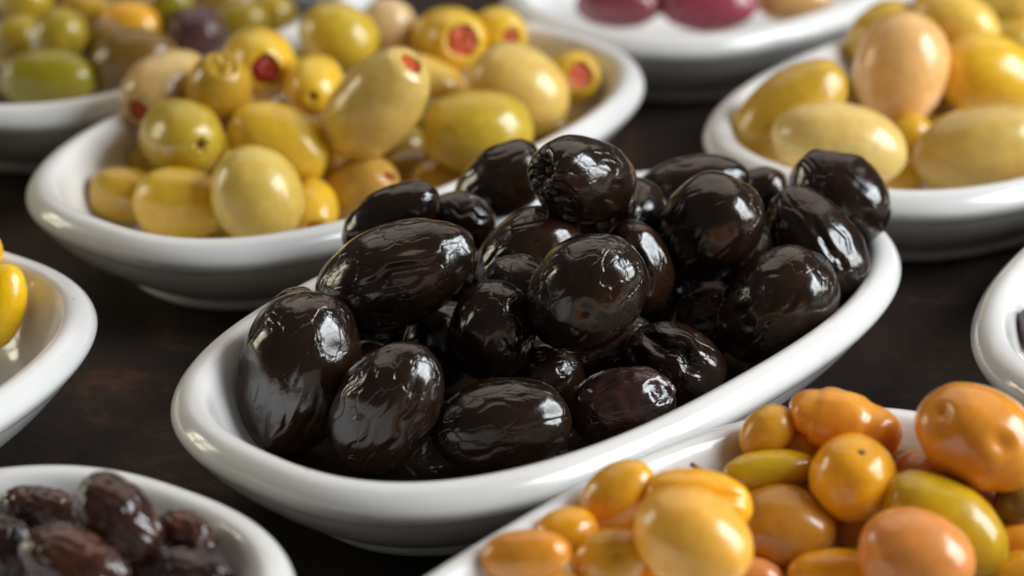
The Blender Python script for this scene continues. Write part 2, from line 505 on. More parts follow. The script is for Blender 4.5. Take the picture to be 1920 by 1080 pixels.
# ------------------------------------------------------------------ olives
# id, dish, centre (mm), long axis, length, thickness (mm), colour, feature, label
OLIVES = [
('b1', 1, [-42.9, 451.8, 22.1], [0.238, 0.236, 0.942], 34.5, 24.7, 'black', 'creaseA', 'large smooth black olive standing upright at the near left tip of the front dish'),
('b2', 1, [-24.8, 439.8, 20.3], [0.498, 0.017, 0.867], 29.3, 20.6, 'black', 'creaseB', 'black olive with a folded flank, between the upright one and the crackled one'),
('b3', 1, [-2.3, 440.3, 15.9], [0.984, -0.015, 0.178], 28.4, 18.8, 'black', 'crackle', 'plump black olive lying level against the near rim, its shiny end crossed by fine cracks'),
('b4', 1, [22.3, 451.0, 15.0], [0.952, -0.014, 0.306], 22.6, 15.3, 'brownblack', 'dimple', 'small matte brown-purple olive with a bright dimpled end, against the near rim'),
('b5', 1, [33.9, 464.2, 17.8], [0.83, -0.494, -0.261], 22.7, 16.6, 'black', 'split', 'creased black olive with a long seam down its back, behind the small brown-purple one'),
('b6', 1, [55.6, 478.6, 24.4], [0.704, 0.091, 0.705], 28.4, 21.6, 'black', 'speck', "glossy black olive with a grainy bluish highlight resting on the front dish's right rim"),
('b7', 1, [-23.7, 469.6, 35.6], [0.918, 0.026, 0.395], 34.8, 21.5, 'black', 'fold', 'longest black olive, lying across the top of the left half of the heap'),
('b8', 1, [-4.2, 461.4, 26.8], [0.133, -0.274, 0.952], 22.0, 18.1, 'black', 'ribs', 'knobbly black olive seen nearly end-on, below the right end of the longest olive'),
('b9', 1, [14.9, 458.8, 36.5], [0.527, -0.263, 0.808], 27.1, 23.0, 'black', 'pucker', 'broad round black olive mid-heap with a short white glint on its brow'),
('b10', 1, [3.4, 487.5, 31.4], [0.791, -0.007, 0.611], 24.8, 19.3, 'darkbrown', 'smooth', 'dull brown-black olive half hidden between the longest olive and the broad round one'),
('b11', 1, [26.7, 487.0, 29.4], [-0.25, 0.149, 0.957], 21.4, 15.4, 'darkbrown', 'fold', 'narrow brown-black olive squeezed behind the right side of the broad round one'),
('b12', 1, [14.7, 492.1, 47.8], [-0.602, -0.665, 0.442], 27.6, 19.0, 'black', 'scar', 'topmost black olive with a puckered star-shaped stem scar on its left side'),
('b13', 1, [-2.7, 523.6, 34.3], [0.807, 0.075, 0.586], 23.1, 16.3, 'black', 'smooth', 'black olive peeping out left of the topmost scarred olive'),
('b14', 1, [-26.3, 502.0, 34.3], [0.835, 0.057, 0.547], 24.1, 14.0, 'black', 'fold', 'black olive with an olive-green edge showing above the longest olive'),
('b15', 1, [-11.3, 511.4, 30.2], [-0.883, -0.179, 0.434], 15.7, 13.3, 'black', 'fold', 'small dark olive tucked behind the right shoulder of the longest olive'),
('b16', 1, [40.3, 523.1, 32.0], [0.961, -0.028, 0.276], 28.5, 16.9, 'black', 'smooth', 'smooth elongated black olive at the back, right of the topmost scarred olive'),
('b17', 1, [42.5, 494.1, 35.5], [0.52, -0.078, 0.851], 25.7, 21.6, 'black', 'creaseA', 'large black olive with a square bluish highlight, before the smooth elongated back one'),
('b18', 1, [57.5, 532.8, 27.1], [0.47, 0.024, 0.882], 15.0, 12.9, 'black', 'fold', 'sliver of black olive between the square-highlight olive and the pair at the far tip'),
('b19', 1, [66.2, 498.0, 30.0], [0.522, -0.503, -0.689], 29.2, 18.5, 'black', 'creaseB', 'slanting black olive leaning down to the far right rim, in front of its flat-topped neighbour'),
('b20', 1, [73.1, 515.3, 34.8], [0.696, -0.446, -0.563], 24.5, 19.6, 'black', 'flat', 'flat-topped black olive with a reddish upper edge at the far right tip of the heap'),
('b21', 1, [-46.4, 471.2, 27.0], [0.766, 0.265, 0.585], 12.2, 7.8, 'black', 'fold', 'sliver of wrinkled dark skin behind the large upright olive at the left tip'),
('b22', 1, [42.7, 490.7, 14.8], [0.925, -0.019, 0.378], 19.8, 15.1, 'brownblack', 'fold', 'dark reddish olive deep between the creased olive and the grainy-highlight olive'),
('b23', 1, [19.8, 477.0, 15.2], [0.925, -0.019, 0.378], 21.6, 17.0, 'darkbrown', 'fold', 'shadowed olive low in the heap right below the broad round one'),
('b24', 1, [5.9, 464.8, 13.5], [0.925, -0.019, 0.378], 18.9, 15.5, 'black', 'fold', 'shadowed black olive behind the crackled one on the near rim'),
('b25', 1, [-15.2, 474.2, 17.0], [0.492, 0.194, 0.848], 20.3, 16.9, 'black', 'fold', 'shadowed black olive below the longest one, left of the knobbly one'),
('b27', 1, [-30.7, 480.7, 15.2], [0.94, 0.141, 0.312], 19.3, 15.9, 'black', 'fold', 'shadowed black olive in the dark gap between the longest olive and the folded one'),
('b26', 1, [30.7, 501.7, 14.2], [0.492, 0.194, 0.848], 21.3, 17.7, 'black', 'fold', 'shadowed black olive low in the gap left of the grainy-highlight olive'),
('s1', 2, [-94.3, 563.5, 14.9], [-0.975, -0.102, 0.197], 19.0, 14.3, 'olive', 'cap', "olive-green stuffed olive at its dish's left end, half behind a deep yellow one"),
('s2', 2, [-79.7, 553.5, 16.6], [0.992, -0.115, -0.043], 22.9, 18.1, 'yellow', 'plain', 'deep yellow olive lying low on the near rim, left of the pale egg-like one'),
('s3', 2, [-60.4, 547.3, 21.6], [-0.408, 0.126, 0.904], 24.0, 21.8, 'pale', 'plain', 'pale yellow egg-like olive standing on the near rim of the stuffed olive dish'),
('s4', 2, [-56.8, 573.6, 24.4], [0.91, -0.247, -0.333], 28.0, 19.1, 'yellow', 'cap', 'bright yellow olive with a cut right end lying on top of the pale egg-like one'),
('s5', 2, [-81.1, 572.1, 26.6], [0.498, -0.847, 0.185], 26.2, 19.3, 'yellowgreen', 'star', 'yellow-green olive showing a small star-shaped pit hole toward the viewer'),
('s6', 2, [-87.2, 594.6, 31.0], [-0.482, -0.858, -0.179], 27.1, 19.3, 'beige', 'pim', 'pale beige olive with a red pimento low on its left side, behind the star-hole olive'),
('s7', 2, [-73.0, 585.9, 32.9], [0.166, -0.441, 0.882], 24.4, 16.8, 'olive', 'ringcap', 'olive-yellow olive with a round cut disc on its top, at the left of the heap'),
('s8', 2, [-65.9, 614.8, 30.7], [0.237, -0.948, 0.212], 28.0, 19.3, 'yellow', 'bigpim', 'yellow olive with a large dark red pimento, behind the golden pit-hole olive'),
('s9', 2, [-50.6, 601.7, 29.2], [0.054, -0.992, 0.115], 23.4, 16.1, 'yellow', 'hole', 'small golden olive with a tiny dark pit hole facing the viewer'),
('s10', 2, [-32.9, 572.4, 35.5], [0.589, -0.231, 0.774], 33.8, 21.1, 'palegreen', 'pim', 'large pale green olive tilted up with a red pimento in its raised end'),
('s11', 2, [-22.0, 627.8, 18.7], [0.863, -0.285, -0.418], 23.7, 17.0, 'paleyellow', 'plain', 'light yellow olive with a broad shine right behind the tilted pale green one'),
('s12', 2, [-46.7, 639.2, 29.6], [0.853, -0.361, -0.377], 22.5, 18.8, 'yellowgreen', 'plain', 'yellow-green olive at the back top of the heap beside the cream one'),
('s13', 2, [-33.8, 650.0, 28.4], [0.171, 0.242, 0.955], 17.0, 15.7, 'cream', 'plain', 'cream-coloured olive at the back top of the heap'),
('s14', 2, [-17.2, 642.5, 27.2], [0.337, -0.88, 0.334], 28.2, 19.5, 'yellow', 'pimbig', 'golden olive whose round orange-red pimento faces the viewer'),
('s15', 2, [-4.2, 651.3, 26.6], [0.47, -0.859, 0.202], 19.6, 15.2, 'yellow', 'pim', 'golden pimento olive half hidden behind the one facing the viewer'),
('s16', 2, [1.8, 610.5, 25.2], [0.816, -0.315, -0.484], 27.6, 22.4, 'palegreen', 'plain', 'large plain pale olive at the right end of the stuffed olive dish'),
('s17', 2, [15.6, 631.3, 21.0], [0.276, -0.876, 0.397], 21.5, 14.8, 'yellow', 'pimbig', 'last stuffed olive at the right tip of its dish, oval pimento facing the viewer'),
('s18', 2, [-9.0, 578.3, 25.7], [-0.996, -0.079, 0.036], 28.2, 21.4, 'yellowgreen', 'pim', 'shiny yellow-green olive with a white highlight, its pimento end in shadow on the left'),
('s19', 2, [-0.7, 595.3, 18.1], [0.255, -0.861, 0.44], 17.6, 12.1, 'paleyellow', 'pim', 'small light olive with a pale orange pimento behind the shiny yellow-green one'),
('s20', 2, [-37.8, 570.9, 13.2], [0.731, -0.439, 0.523], 23.8, 16.4, 'tan', 'slit', 'tan olive with a slit red pimento on the near rim beside the black olives'),
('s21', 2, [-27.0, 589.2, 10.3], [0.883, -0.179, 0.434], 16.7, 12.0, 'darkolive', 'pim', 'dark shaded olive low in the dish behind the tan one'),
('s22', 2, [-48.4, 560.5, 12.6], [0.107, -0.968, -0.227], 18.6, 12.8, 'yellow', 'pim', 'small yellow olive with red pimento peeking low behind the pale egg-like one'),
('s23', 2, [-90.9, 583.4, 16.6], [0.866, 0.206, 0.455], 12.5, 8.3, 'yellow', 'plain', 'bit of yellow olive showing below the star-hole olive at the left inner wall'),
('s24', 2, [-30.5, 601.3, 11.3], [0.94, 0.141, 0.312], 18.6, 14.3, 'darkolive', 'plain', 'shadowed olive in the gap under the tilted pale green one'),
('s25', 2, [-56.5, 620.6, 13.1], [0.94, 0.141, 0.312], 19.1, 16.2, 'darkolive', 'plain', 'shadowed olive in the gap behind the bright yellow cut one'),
('g1', 3, [69.4, 587.0, 27.5], [0.754, 0.103, 0.648], 34.3, 20.4, 'olive', 'plain', 'long olive-green fruit lying against the left inner wall of the back-right dish'),
('g2', 3, [79.7, 568.1, 26.4], [0.974, -0.165, -0.153], 33.4, 21.0, 'beigeyellow', 'crease', 'pale oval olive with a faint crease on the near rim behind the black olives'),
('g3', 3, [101.0, 613.7, 29.7], [0.173, 0.326, 0.93], 29.4, 24.2, 'peach', 'plain', 'peach-coloured egg-shaped olive standing on top of the back-right dish'),
('g4', 3, [100.5, 643.8, 28.8], [0.853, 0.045, 0.52], 21.5, 17.3, 'yellowdeep', 'plain', 'bright yellow olive behind the peach-coloured one'),
('g5', 3, [125.9, 621.0, 24.9], [0.962, -0.186, -0.199], 29.0, 22.0, 'yellowdeep', 'plain', 'golden yellow olive right of the peach-coloured one'),
('g6', 3, [117.4, 584.5, 18.5], [0.981, -0.008, 0.194], 34.1, 22.2, 'palegreen', 'plain', 'big pale green olive on the near rim at the right edge'),
('g7', 3, [119.0, 639.3, 34.0], [0.853, -0.361, -0.377], 25.2, 16.9, 'paleyellow', 'plain', 'light yellow olive at the back above the golden one'),
('g8', 3, [139.8, 670.4, 16.6], [0.985, -0.158, 0.072], 20.9, 16.1, 'olive', 'plain', 'olive-green fruit at the right edge behind the golden yellow one'),
('g9', 3, [140.6, 677.1, 28.1], [0.985, -0.158, 0.072], 21.0, 12.4, 'paleyellow', 'plain', 'topmost pale yellow olive at the upper right corner'),
('g10', 3, [102.0, 600.9, 12.8], [0.163, 0.07, 0.984], 18.0, 12.6, 'yellowdeep', 'plain', 'small bright yellow olive low between the two big pale ones'),
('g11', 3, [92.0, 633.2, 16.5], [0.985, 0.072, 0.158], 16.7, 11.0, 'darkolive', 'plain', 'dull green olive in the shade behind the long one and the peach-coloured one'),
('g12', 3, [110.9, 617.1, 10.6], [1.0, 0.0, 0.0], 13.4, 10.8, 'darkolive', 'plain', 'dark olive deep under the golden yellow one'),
('h1', 4, [-127.2, 647.6, 14.7], [0.996, -0.079, 0.036], 26.3, 17.0, 'green', 'plain', 'greenest olive, lying on the near rim of the far left dish'),
('h2', 4, [-104.1, 651.5, 18.6], [0.981, -0.008, 0.194], 24.7, 18.4, 'brownolive', 'plain', 'brownish olive on the near rim of the far left dish'),
('h3', 4, [-141.5, 682.0, 13.8], [0.492, 0.194, 0.848], 16.3, 16.3, 'mossy', 'plain', 'round yellow-green olive at the left edge above the greenest one'),
('h4', 4, [-126.5, 663.5, 21.4], [0.483, 0.11, 0.869], 17.5, 15.3, 'mossy', 'plain', 'olive with a split shine right above the greenest one'),
('h5', 4, [-142.8, 657.0, 11.3], [0.174, 0.407, 0.897], 12.0, 12.6, 'brownolive', 'plain', 'edge of a grey-brown olive at the far left border of the photo'),
('h6', 4, [-141.6, 694.5, 22.1], [0.94, 0.141, 0.312], 16.5, 15.3, 'mossy', 'plain', 'topmost yellow-green olive at the upper left corner'),
('h7', 4, [-109.9, 685.6, 17.9], [0.925, -0.297, -0.235], 19.0, 13.7, 'gold', 'plain', 'golden olive with a warm round highlight above the brownish one'),
('h8', 4, [-91.0, 684.0, 15.0], [0.633, 0.153, 0.759], 18.1, 16.8, 'purple', 'wrinkled', 'single dark purple wrinkled olive among the green ones'),
('h9', 4, [-81.1, 705.0, 11.5], [0.925, -0.019, 0.378], 18.5, 13.1, 'mossy', 'plain', 'olive with a white highlight right of the purple wrinkled one'),
('h10', 4, [-99.3, 693.5, 21.8], [0.492, 0.194, 0.848], 14.6, 13.9, 'green', 'plain', 'green olive at the top border above the purple wrinkled one'),
('h11', 4, [-72.2, 715.4, 11.8], [0.709, -0.691, -0.136], 16.2, 13.6, 'mossy', 'scar', 'olive with a dark stem dimple at the right end of the far left dish'),
('h12', 4, [-123.2, 695.7, 17.8], [0.925, -0.297, -0.235], 19.3, 12.2, 'olive', 'plain', 'olive at the top border between the corner olive and the warm-highlight one'),
('h13', 4, [-65.7, 730.8, 10.7], [1.0, 0.0, 0.0], 10.9, 9.1, 'bluegrey', 'plain', 'greyish olive at the top border, furthest along the far left dish'),
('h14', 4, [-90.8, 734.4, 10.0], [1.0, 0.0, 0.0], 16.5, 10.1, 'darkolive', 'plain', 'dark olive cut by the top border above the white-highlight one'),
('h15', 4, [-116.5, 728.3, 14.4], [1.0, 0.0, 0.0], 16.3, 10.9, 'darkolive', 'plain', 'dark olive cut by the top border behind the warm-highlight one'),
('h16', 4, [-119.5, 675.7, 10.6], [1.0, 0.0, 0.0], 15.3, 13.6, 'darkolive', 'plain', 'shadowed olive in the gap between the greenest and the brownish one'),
('p1', 5, [30.8, 698.2, 20.0], [0.996, -0.079, 0.036], 25.0, 14.0, 'darkpink', 'plain', 'dull wine-red olive at the top border, first in the far middle dish'),
('p2', 5, [57.3, 696.3, 20.2], [0.996, -0.079, 0.036], 28.0, 15.5, 'pink', 'plain', 'bright pink olive with a lilac shine in the far middle dish'),
('p3', 5, [82.5, 701.3, 20.0], [0.996, -0.079, 0.036], 21.9, 12.5, 'peach', 'plain', 'orange-beige olive right of the pink one in the far middle dish'),
('p4', 5, [44.9, 709.3, 19.8], [0.996, -0.079, 0.036], 19.0, 13.3, 'darkpink', 'plain', 'dark red olive behind the gap between the wine-red and pink ones'),
('y1', 6, [-109.5, 485.7, 21.0], [0.258, 0.318, 0.912], 18.9, 10.5, 'brightyellow', 'plain', 'bright yellow elongated olive standing nearest the rim of the left-edge dish'),
('y2', 6, [-115.5, 497.2, 29.0], [0.94, 0.141, 0.312], 9.5, 10.0, 'brightyellow', 'plain', 'yellow olive just showing above the elongated one at the left border'),
('w1', 7, [-85.2, 394.7, 22.7], [0.975, -0.215, -0.053], 15.8, 8.5, 'driedbrown', 'dried', 'dried brown olive at the back of the near left dish, bumpy with small glints'),
('w2', 7, [-68.8, 381.1, 28.5], [0.732, -0.43, -0.529], 18.8, 12.9, 'driedbrown', 'dried', 'shrivelled brown olive with a bright white glint on its lower right end'),
('w3', 7, [-91.1, 387.8, 16.6], [0.171, 0.242, 0.955], 15.6, 11.4, 'driedpurple', 'dried', 'purplish dried olive at the lower left corner with a long pale streak'),
('w4', 7, [-74.9, 372.5, 23.9], [0.893, -0.33, -0.307], 21.1, 12.9, 'driedred', 'dried', 'reddish dried olive front and centre in the near left dish'),
('w5', 7, [-57.0, 381.5, 25.3], [0.925, -0.297, -0.235], 11.2, 7.9, 'driedred', 'dried', 'small reddish dried olive at the right end of the near left dish'),
('w6', 7, [-55.8, 373.5, 21.6], [0.981, -0.194, -0.007], 16.6, 10.0, 'driedpurple', 'dried', 'dried olive cut by the bottom border at the right of the near left dish'),
('w7', 7, [-65.7, 382.5, 17.1], [1.0, 0.0, 0.0], 11.2, 9.2, 'driedbrown', 'dried', 'shadowed dried olive low in the gap before the two right-hand ones'),
('o1', 8, [62.1, 413.8, 30.2], [0.942, -0.253, -0.221], 21.8, 12.2, 'orange', 'lumpy', 'lumpy orange olive lying across the back of the near right dish'),
('o2', 8, [47.8, 415.3, 27.6], [0.763, 0.185, 0.619], 11.7, 9.2, 'gold', 'plain', 'golden olive half behind the lumpy orange one at the back left'),
('o3', 8, [47.3, 408.3, 22.9], [-0.994, -0.108, -0.027], 19.7, 8.2, 'greengold', 'stem', 'slim yellow-green olive with a thin curved stem'),
('o4', 8, [62.4, 401.5, 25.6], [0.089, -0.435, 0.896], 16.0, 16.2, 'amber', 'nub', 'smooth amber olive with a tiny nub on its crown'),
('o5', 8, [84.9, 403.4, 32.8], [0.853, -0.361, -0.377], 23.9, 18.3, 'orange', 'dimple2', 'big lumpy orange olive at the right with a dent in its side'),
('o6', 8, [81.1, 405.5, 19.1], [0.785, -0.333, -0.523], 23.6, 12.4, 'salmon', 'plain', 'salmon-orange olive mostly hidden behind the yellow-green spotted one'),
('o7', 8, [78.0, 392.9, 20.7], [0.816, -0.385, -0.43], 25.2, 15.6, 'greengold', 'plain', 'large yellow-green olive with a broad white highlight right of centre'),
('o8', 8, [49.7, 399.4, 15.8], [0.963, -0.243, -0.115], 20.0, 16.3, 'tangold', 'nubend', 'tan-gold olive in the middle of the near right dish'),
('o9', 8, [63.8, 403.8, 13.1], [0.816, -0.315, -0.484], 15.3, 9.9, 'tangold', 'plain', 'tan olive behind the right end of the middle tan-gold one'),
('o10', 8, [70.9, 379.4, 21.4], [0.908, -0.372, -0.194], 20.9, 17.0, 'salmon', 'plain', 'salmon-pink olive with a white highlight in front of the yellow-green one'),
('o11', 8, [31.2, 373.4, 28.8], [0.837, -0.435, -0.333], 21.9, 16.8, 'lightorange', 'plain', 'large light orange olive nearest the viewer in the left half'),
('o12', 8, [32.7, 387.0, 28.6], [0.986, -0.137, -0.09], 19.6, 11.5, 'amber', 'fold2', 'folded amber olive right behind the large light orange one'),
('o13', 8, [18.9, 390.9, 27.8], [0.776, 0.092, 0.624], 15.3, 10.9, 'gold', 'plain', 'golden olive by the left inner wall behind the large light orange one'),
('o14', 8, [16.9, 376.5, 23.1], [0.925, -0.019, 0.378], 13.9, 10.5, 'gold', 'dimple2', 'small dented golden olive left of the large light orange one'),
('o15', 8, [2.3, 371.5, 26.7], [0.981, -0.123, 0.15], 15.7, 9.2, 'orange', 'plain', 'orange olive lowest at the left end of the near right dish'),
('o16', 8, [59.8, 387.5, 12.8], [0.981, -0.194, -0.007], 20.6, 10.1, 'amber', 'plain', 'orange olive cut by the bottom border below the tan one'),
('o17', 8, [92.8, 401.3, 20.9], [0.5, 0.357, 0.789], 9.3, 8.5, 'brownolive', 'plain', 'brown shaded olive at the right border under the big lumpy one'),
('o18', 8, [91.9, 397.5, 14.4], [0.981, -0.008, 0.194], 9.9, 6.6, 'orange', 'plain', 'small orange olive at the right border beside the yellow-green one'),
('o19', 8, [90.7, 390.5, 10.9], [0.936, 0.061, 0.346], 13.3, 9.5, 'gold', 'plain', 'golden olive at the lower right corner'),
('o20', 8, [4.8, 372.3, 19.2], [0.996, -0.079, 0.036], 16.7, 8.1, 'gold', 'plain', 'golden olive cut by the bottom border below the lowest orange one'),
('o21', 8, [18.3, 384.3, 12.4], [0.996, -0.079, 0.036], 13.2, 6.9, 'amber', 'plain', 'amber olive cut by the bottom border below the dented one'),
('o23', 8, [74.0, 416.2, 20.6], [0.985, -0.072, -0.158], 10.7, 6.8, 'brownolive', 'plain', 'brown olive in the gap between the nubbed amber one and the big lumpy one'),
('o25', 8, [45.3, 390.2, 9.9], [0.863, -0.285, -0.418], 11.3, 8.4, 'salmon', 'plain', 'reddish orange olive at the bottom border right of the large light orange one'),
('o26', 8, [59.6, 413.2, 14.2], [0.996, -0.079, 0.036], 12.8, 11.0, 'amber', 'plain', 'shadowed amber olive in the dark gap below the nubbed one'),
('k1', 9, [114.3, 481.2, 18.5], [0.94, 0.141, 0.312], 14.8, 12.5, 'brownblack', 'plain', 'dark brown olive barely showing over the rim of the right-edge dish'),
('b28', 1, [16.4, 506.2, 30.0], [0.94, 0.141, 0.312], 14.1, 12.9, 'black', 'smooth', 'bit of black olive in the notch between the topmost scarred and the broad round one'),
('s26', 2, [-73.1, 597.0, 12.4], [0.94, 0.141, 0.312], 17.1, 14.9, 'yellow', 'plain', "yellow olive glimpsed in the notch above the pale egg-like one's left shoulder"),
('s27', 2, [-47.2, 592.1, 12.2], [0.94, 0.141, 0.312], 16.9, 14.8, 'olive', 'plain', 'olive glimpsed between the bright yellow cut one and the tilted pale green one'),
('s28', 2, [-16.7, 579.7, 10.9], [1.0, 0.0, 0.0], 18.0, 13.9, 'olive', 'plain', 'shaded olive low beneath the shiny yellow-green one beside the black heap'),
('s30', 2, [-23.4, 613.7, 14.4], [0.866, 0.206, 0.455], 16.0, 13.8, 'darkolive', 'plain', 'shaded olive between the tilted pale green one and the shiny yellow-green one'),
('s31', 2, [-69.6, 560.4, 8.7], [1.0, 0.0, 0.0], 12.2, 9.5, 'olive', 'plain', 'shaded olive low at the near rim between the deep yellow and egg-like ones'),
('h17', 4, [-133.5, 706.0, 17.4], [1.0, 0.0, 0.0], 17.6, 13.2, 'brownolive', 'plain', 'brown-green olive at the top border right of the corner olive'),
('h18', 4, [-114.0, 668.1, 18.5], [1.0, 0.0, 0.0], 14.1, 13.4, 'brownolive', 'plain', 'brown-green olive right of the split-shine one, below the golden ones'),
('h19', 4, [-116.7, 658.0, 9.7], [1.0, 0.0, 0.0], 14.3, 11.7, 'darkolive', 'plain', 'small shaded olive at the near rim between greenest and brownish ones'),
('g13', 3, [98.1, 588.1, 9.3], [0.94, 0.141, 0.312], 13.8, 10.3, 'yellowdeep', 'plain', 'dull yellow bit of olive at the near rim between the two big pale ones'),
('b29', 1, [-9.7, 496.2, 21.6], [0.866, 0.206, 0.455], 17.4, 14.0, 'black', 'fold', 'dark bit of olive in the notch between the knobbly olive and the longest one'),
('f8_3', 8, [54.1, 417.1, 22.3], [0.94, 0.141, 0.312], 12.8, 11.0, 'amber', 'plain', 'amber olive peeping between the slim stemmed one and the lumpy orange one'),
('f8_5', 8, [23.4, 395.6, 20.7], [0.94, 0.141, 0.312], 13.3, 11.1, 'amber', 'plain', 'shaded amber olive under the left end of the folded one'),
('f8_16', 8, [25.1, 391.4, 11.6], [0.94, 0.141, 0.312], 13.3, 11.1, 'amber', 'plain', 'amber olive below the dented golden one near the bottom border'),
('f8_26', 8, [9.4, 382.4, 24.1], [0.94, 0.141, 0.312], 11.9, 10.3, 'amber', 'plain', 'amber olive between the lowest orange one and the dented golden one'),
('f4_5', 4, [-103.5, 699.6, 11.0], [0.94, 0.141, 0.312], 17.6, 14.0, 'brownolive', 'plain', 'brownish olive low between the warm-highlight one and the purple wrinkled one'),
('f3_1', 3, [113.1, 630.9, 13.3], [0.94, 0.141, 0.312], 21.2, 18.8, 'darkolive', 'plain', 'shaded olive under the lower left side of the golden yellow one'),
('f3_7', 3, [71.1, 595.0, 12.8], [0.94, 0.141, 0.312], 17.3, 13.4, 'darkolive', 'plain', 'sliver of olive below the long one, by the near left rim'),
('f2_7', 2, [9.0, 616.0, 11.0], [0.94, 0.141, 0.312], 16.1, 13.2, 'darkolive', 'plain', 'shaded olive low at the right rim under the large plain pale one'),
('f1_3', 1, [53.4, 519.1, 17.1], [0.409, -0.912, -0.038], 21.6, 16.4, 'black', 'fold', 'black olive half hidden in the gap left of the slanting far-tip olive'),
('f1_6', 1, [-27.4, 463.5, 13.7], [-0.857, 0.487, 0.166], 23.8, 15.8, 'black', 'fold', 'black olive glimpsed under the left end of the longest one'),
('f1_10', 1, [35.9, 520.7, 12.8], [0.004, -1.0, -0.02], 24.1, 15.6, 'black', 'fold', 'bit of black olive between the square-highlight olive and the grainy-highlight one'),
('f1_11', 1, [59.3, 494.6, 12.8], [-0.013, 1.0, 0.017], 23.3, 15.3, 'black', 'fold', 'shadowed black olive low at the right rim below the grainy-highlight olive'),
('f1_14', 1, [26.1, 506.1, 32.5], [-0.095, -0.966, -0.239], 20.6, 18.0, 'black', 'fold', 'black olive filling the gap right of the topmost scarred olive'),
('f1_16', 1, [3.3, 475.0, 29.2], [0.867, -0.414, -0.279], 20.1, 15.3, 'black', 'fold', 'dark olive between the knobbly olive and the dull brown-black one'),
]

NAME = {1: 'black_olive', 2: 'stuffed_olive', 3: 'green_olive', 4: 'green_olive', 5: 'red_olive', 6: 'yellow_olive',
        7: 'dried_olive', 8: 'orange_olive', 9: 'brown_olive'}
GROUP = {1: 'black olives in the middle dish', 2: 'stuffed olives in the dish behind the black ones', 3: 'large pale olives in the upper right dish',
         4: 'green olives in the upper left dish', 5: 'pink olives in the top dish', 6: 'yellow olives in the left dish',
         7: 'dried olives in the lower left dish', 8: 'orange olives in the lower right dish', 9: 'olives in the right dish'}
COLOUR = {
    'black': (28, 19, 13), 'brownblack': (52, 35, 34), 'darkbrown': (36, 24, 17), 'mossy': (166, 142, 34),
    'olive': (188, 150, 46), 'yellow': (224, 184, 54), 'pale': (208, 180, 88), 'yellowgreen': (194, 166, 50), 'beige': (212, 178, 112),
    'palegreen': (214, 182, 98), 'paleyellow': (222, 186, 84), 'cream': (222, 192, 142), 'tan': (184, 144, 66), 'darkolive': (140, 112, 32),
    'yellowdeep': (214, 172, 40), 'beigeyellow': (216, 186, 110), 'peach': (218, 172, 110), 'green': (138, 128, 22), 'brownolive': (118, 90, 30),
    'gold': (214, 156, 36), 'purple': (70, 50, 52), 'bluegrey': (112, 116, 124), 'pink': (146, 62, 84), 'darkpink': (122, 54, 66),
    'brightyellow': (238, 186, 6), 'orange': (224, 148, 44), 'amber': (234, 166, 30), 'salmon': (226, 148, 76), 'greengold': (194, 156, 22),
    'tangold': (194, 132, 38), 'lightorange': (234, 168, 66),
    'driedbrown': (50, 33, 29), 'driedpurple': (42, 31, 33), 'driedred': (58, 35, 29),
}
DARK = {'black', 'brownblack', 'darkbrown'}
CAM = Vector((0, 0, 245.48))

# profile of the lathe at its +z end: (cut height, hole radius, hole depth)
ENDS = {'cap': (0.90, 0.10, 0.10), 'pim': (0.88, 0.31, 0.30), 'bigpim': (0.86, 0.40, 0.30), 'pimbig': (0.84, 0.45, 0.30), 'star': (0.96, 0.14, 0.35),
        'hole': (0.95, 0.13, 0.40), 'slit': (0.92, 0.24, 0.30), 'ringcap': (0.86, 0.40, 0.12)}


def olive_profile(n, power, end):
    th = np.linspace(0, np.pi, n)
    z, r = -np.cos(th), np.sin(th) ** power
    P = [(a, b) for a, b in zip(r, z)]
    if end:
        cut, hole, depth = end
        rc = (1 - cut * cut) ** 0.5 ** 1
        P = [p for p in P if p[1] < cut - 0.02]
        P += [(rc * 0.99, cut - 0.008), (rc * 0.94, cut + 0.004), (rc * 0.84, cut + 0.010)]
        for f in (0.66, 0.33):
            P.append((hole + (rc * 0.84 - hole) * f, cut + 0.008))
        P += [(hole * 1.06, cut + 0.002), (hole, cut - 0.012), (hole * 0.97, cut - 0.06), (hole * 0.9, cut - depth), (hole * 0.4, cut - depth)]
        P.append((0.0, cut - depth))
    P[0] = (0.0, P[0][1])
    P[-1] = (0.0, P[-1][1])
    return P


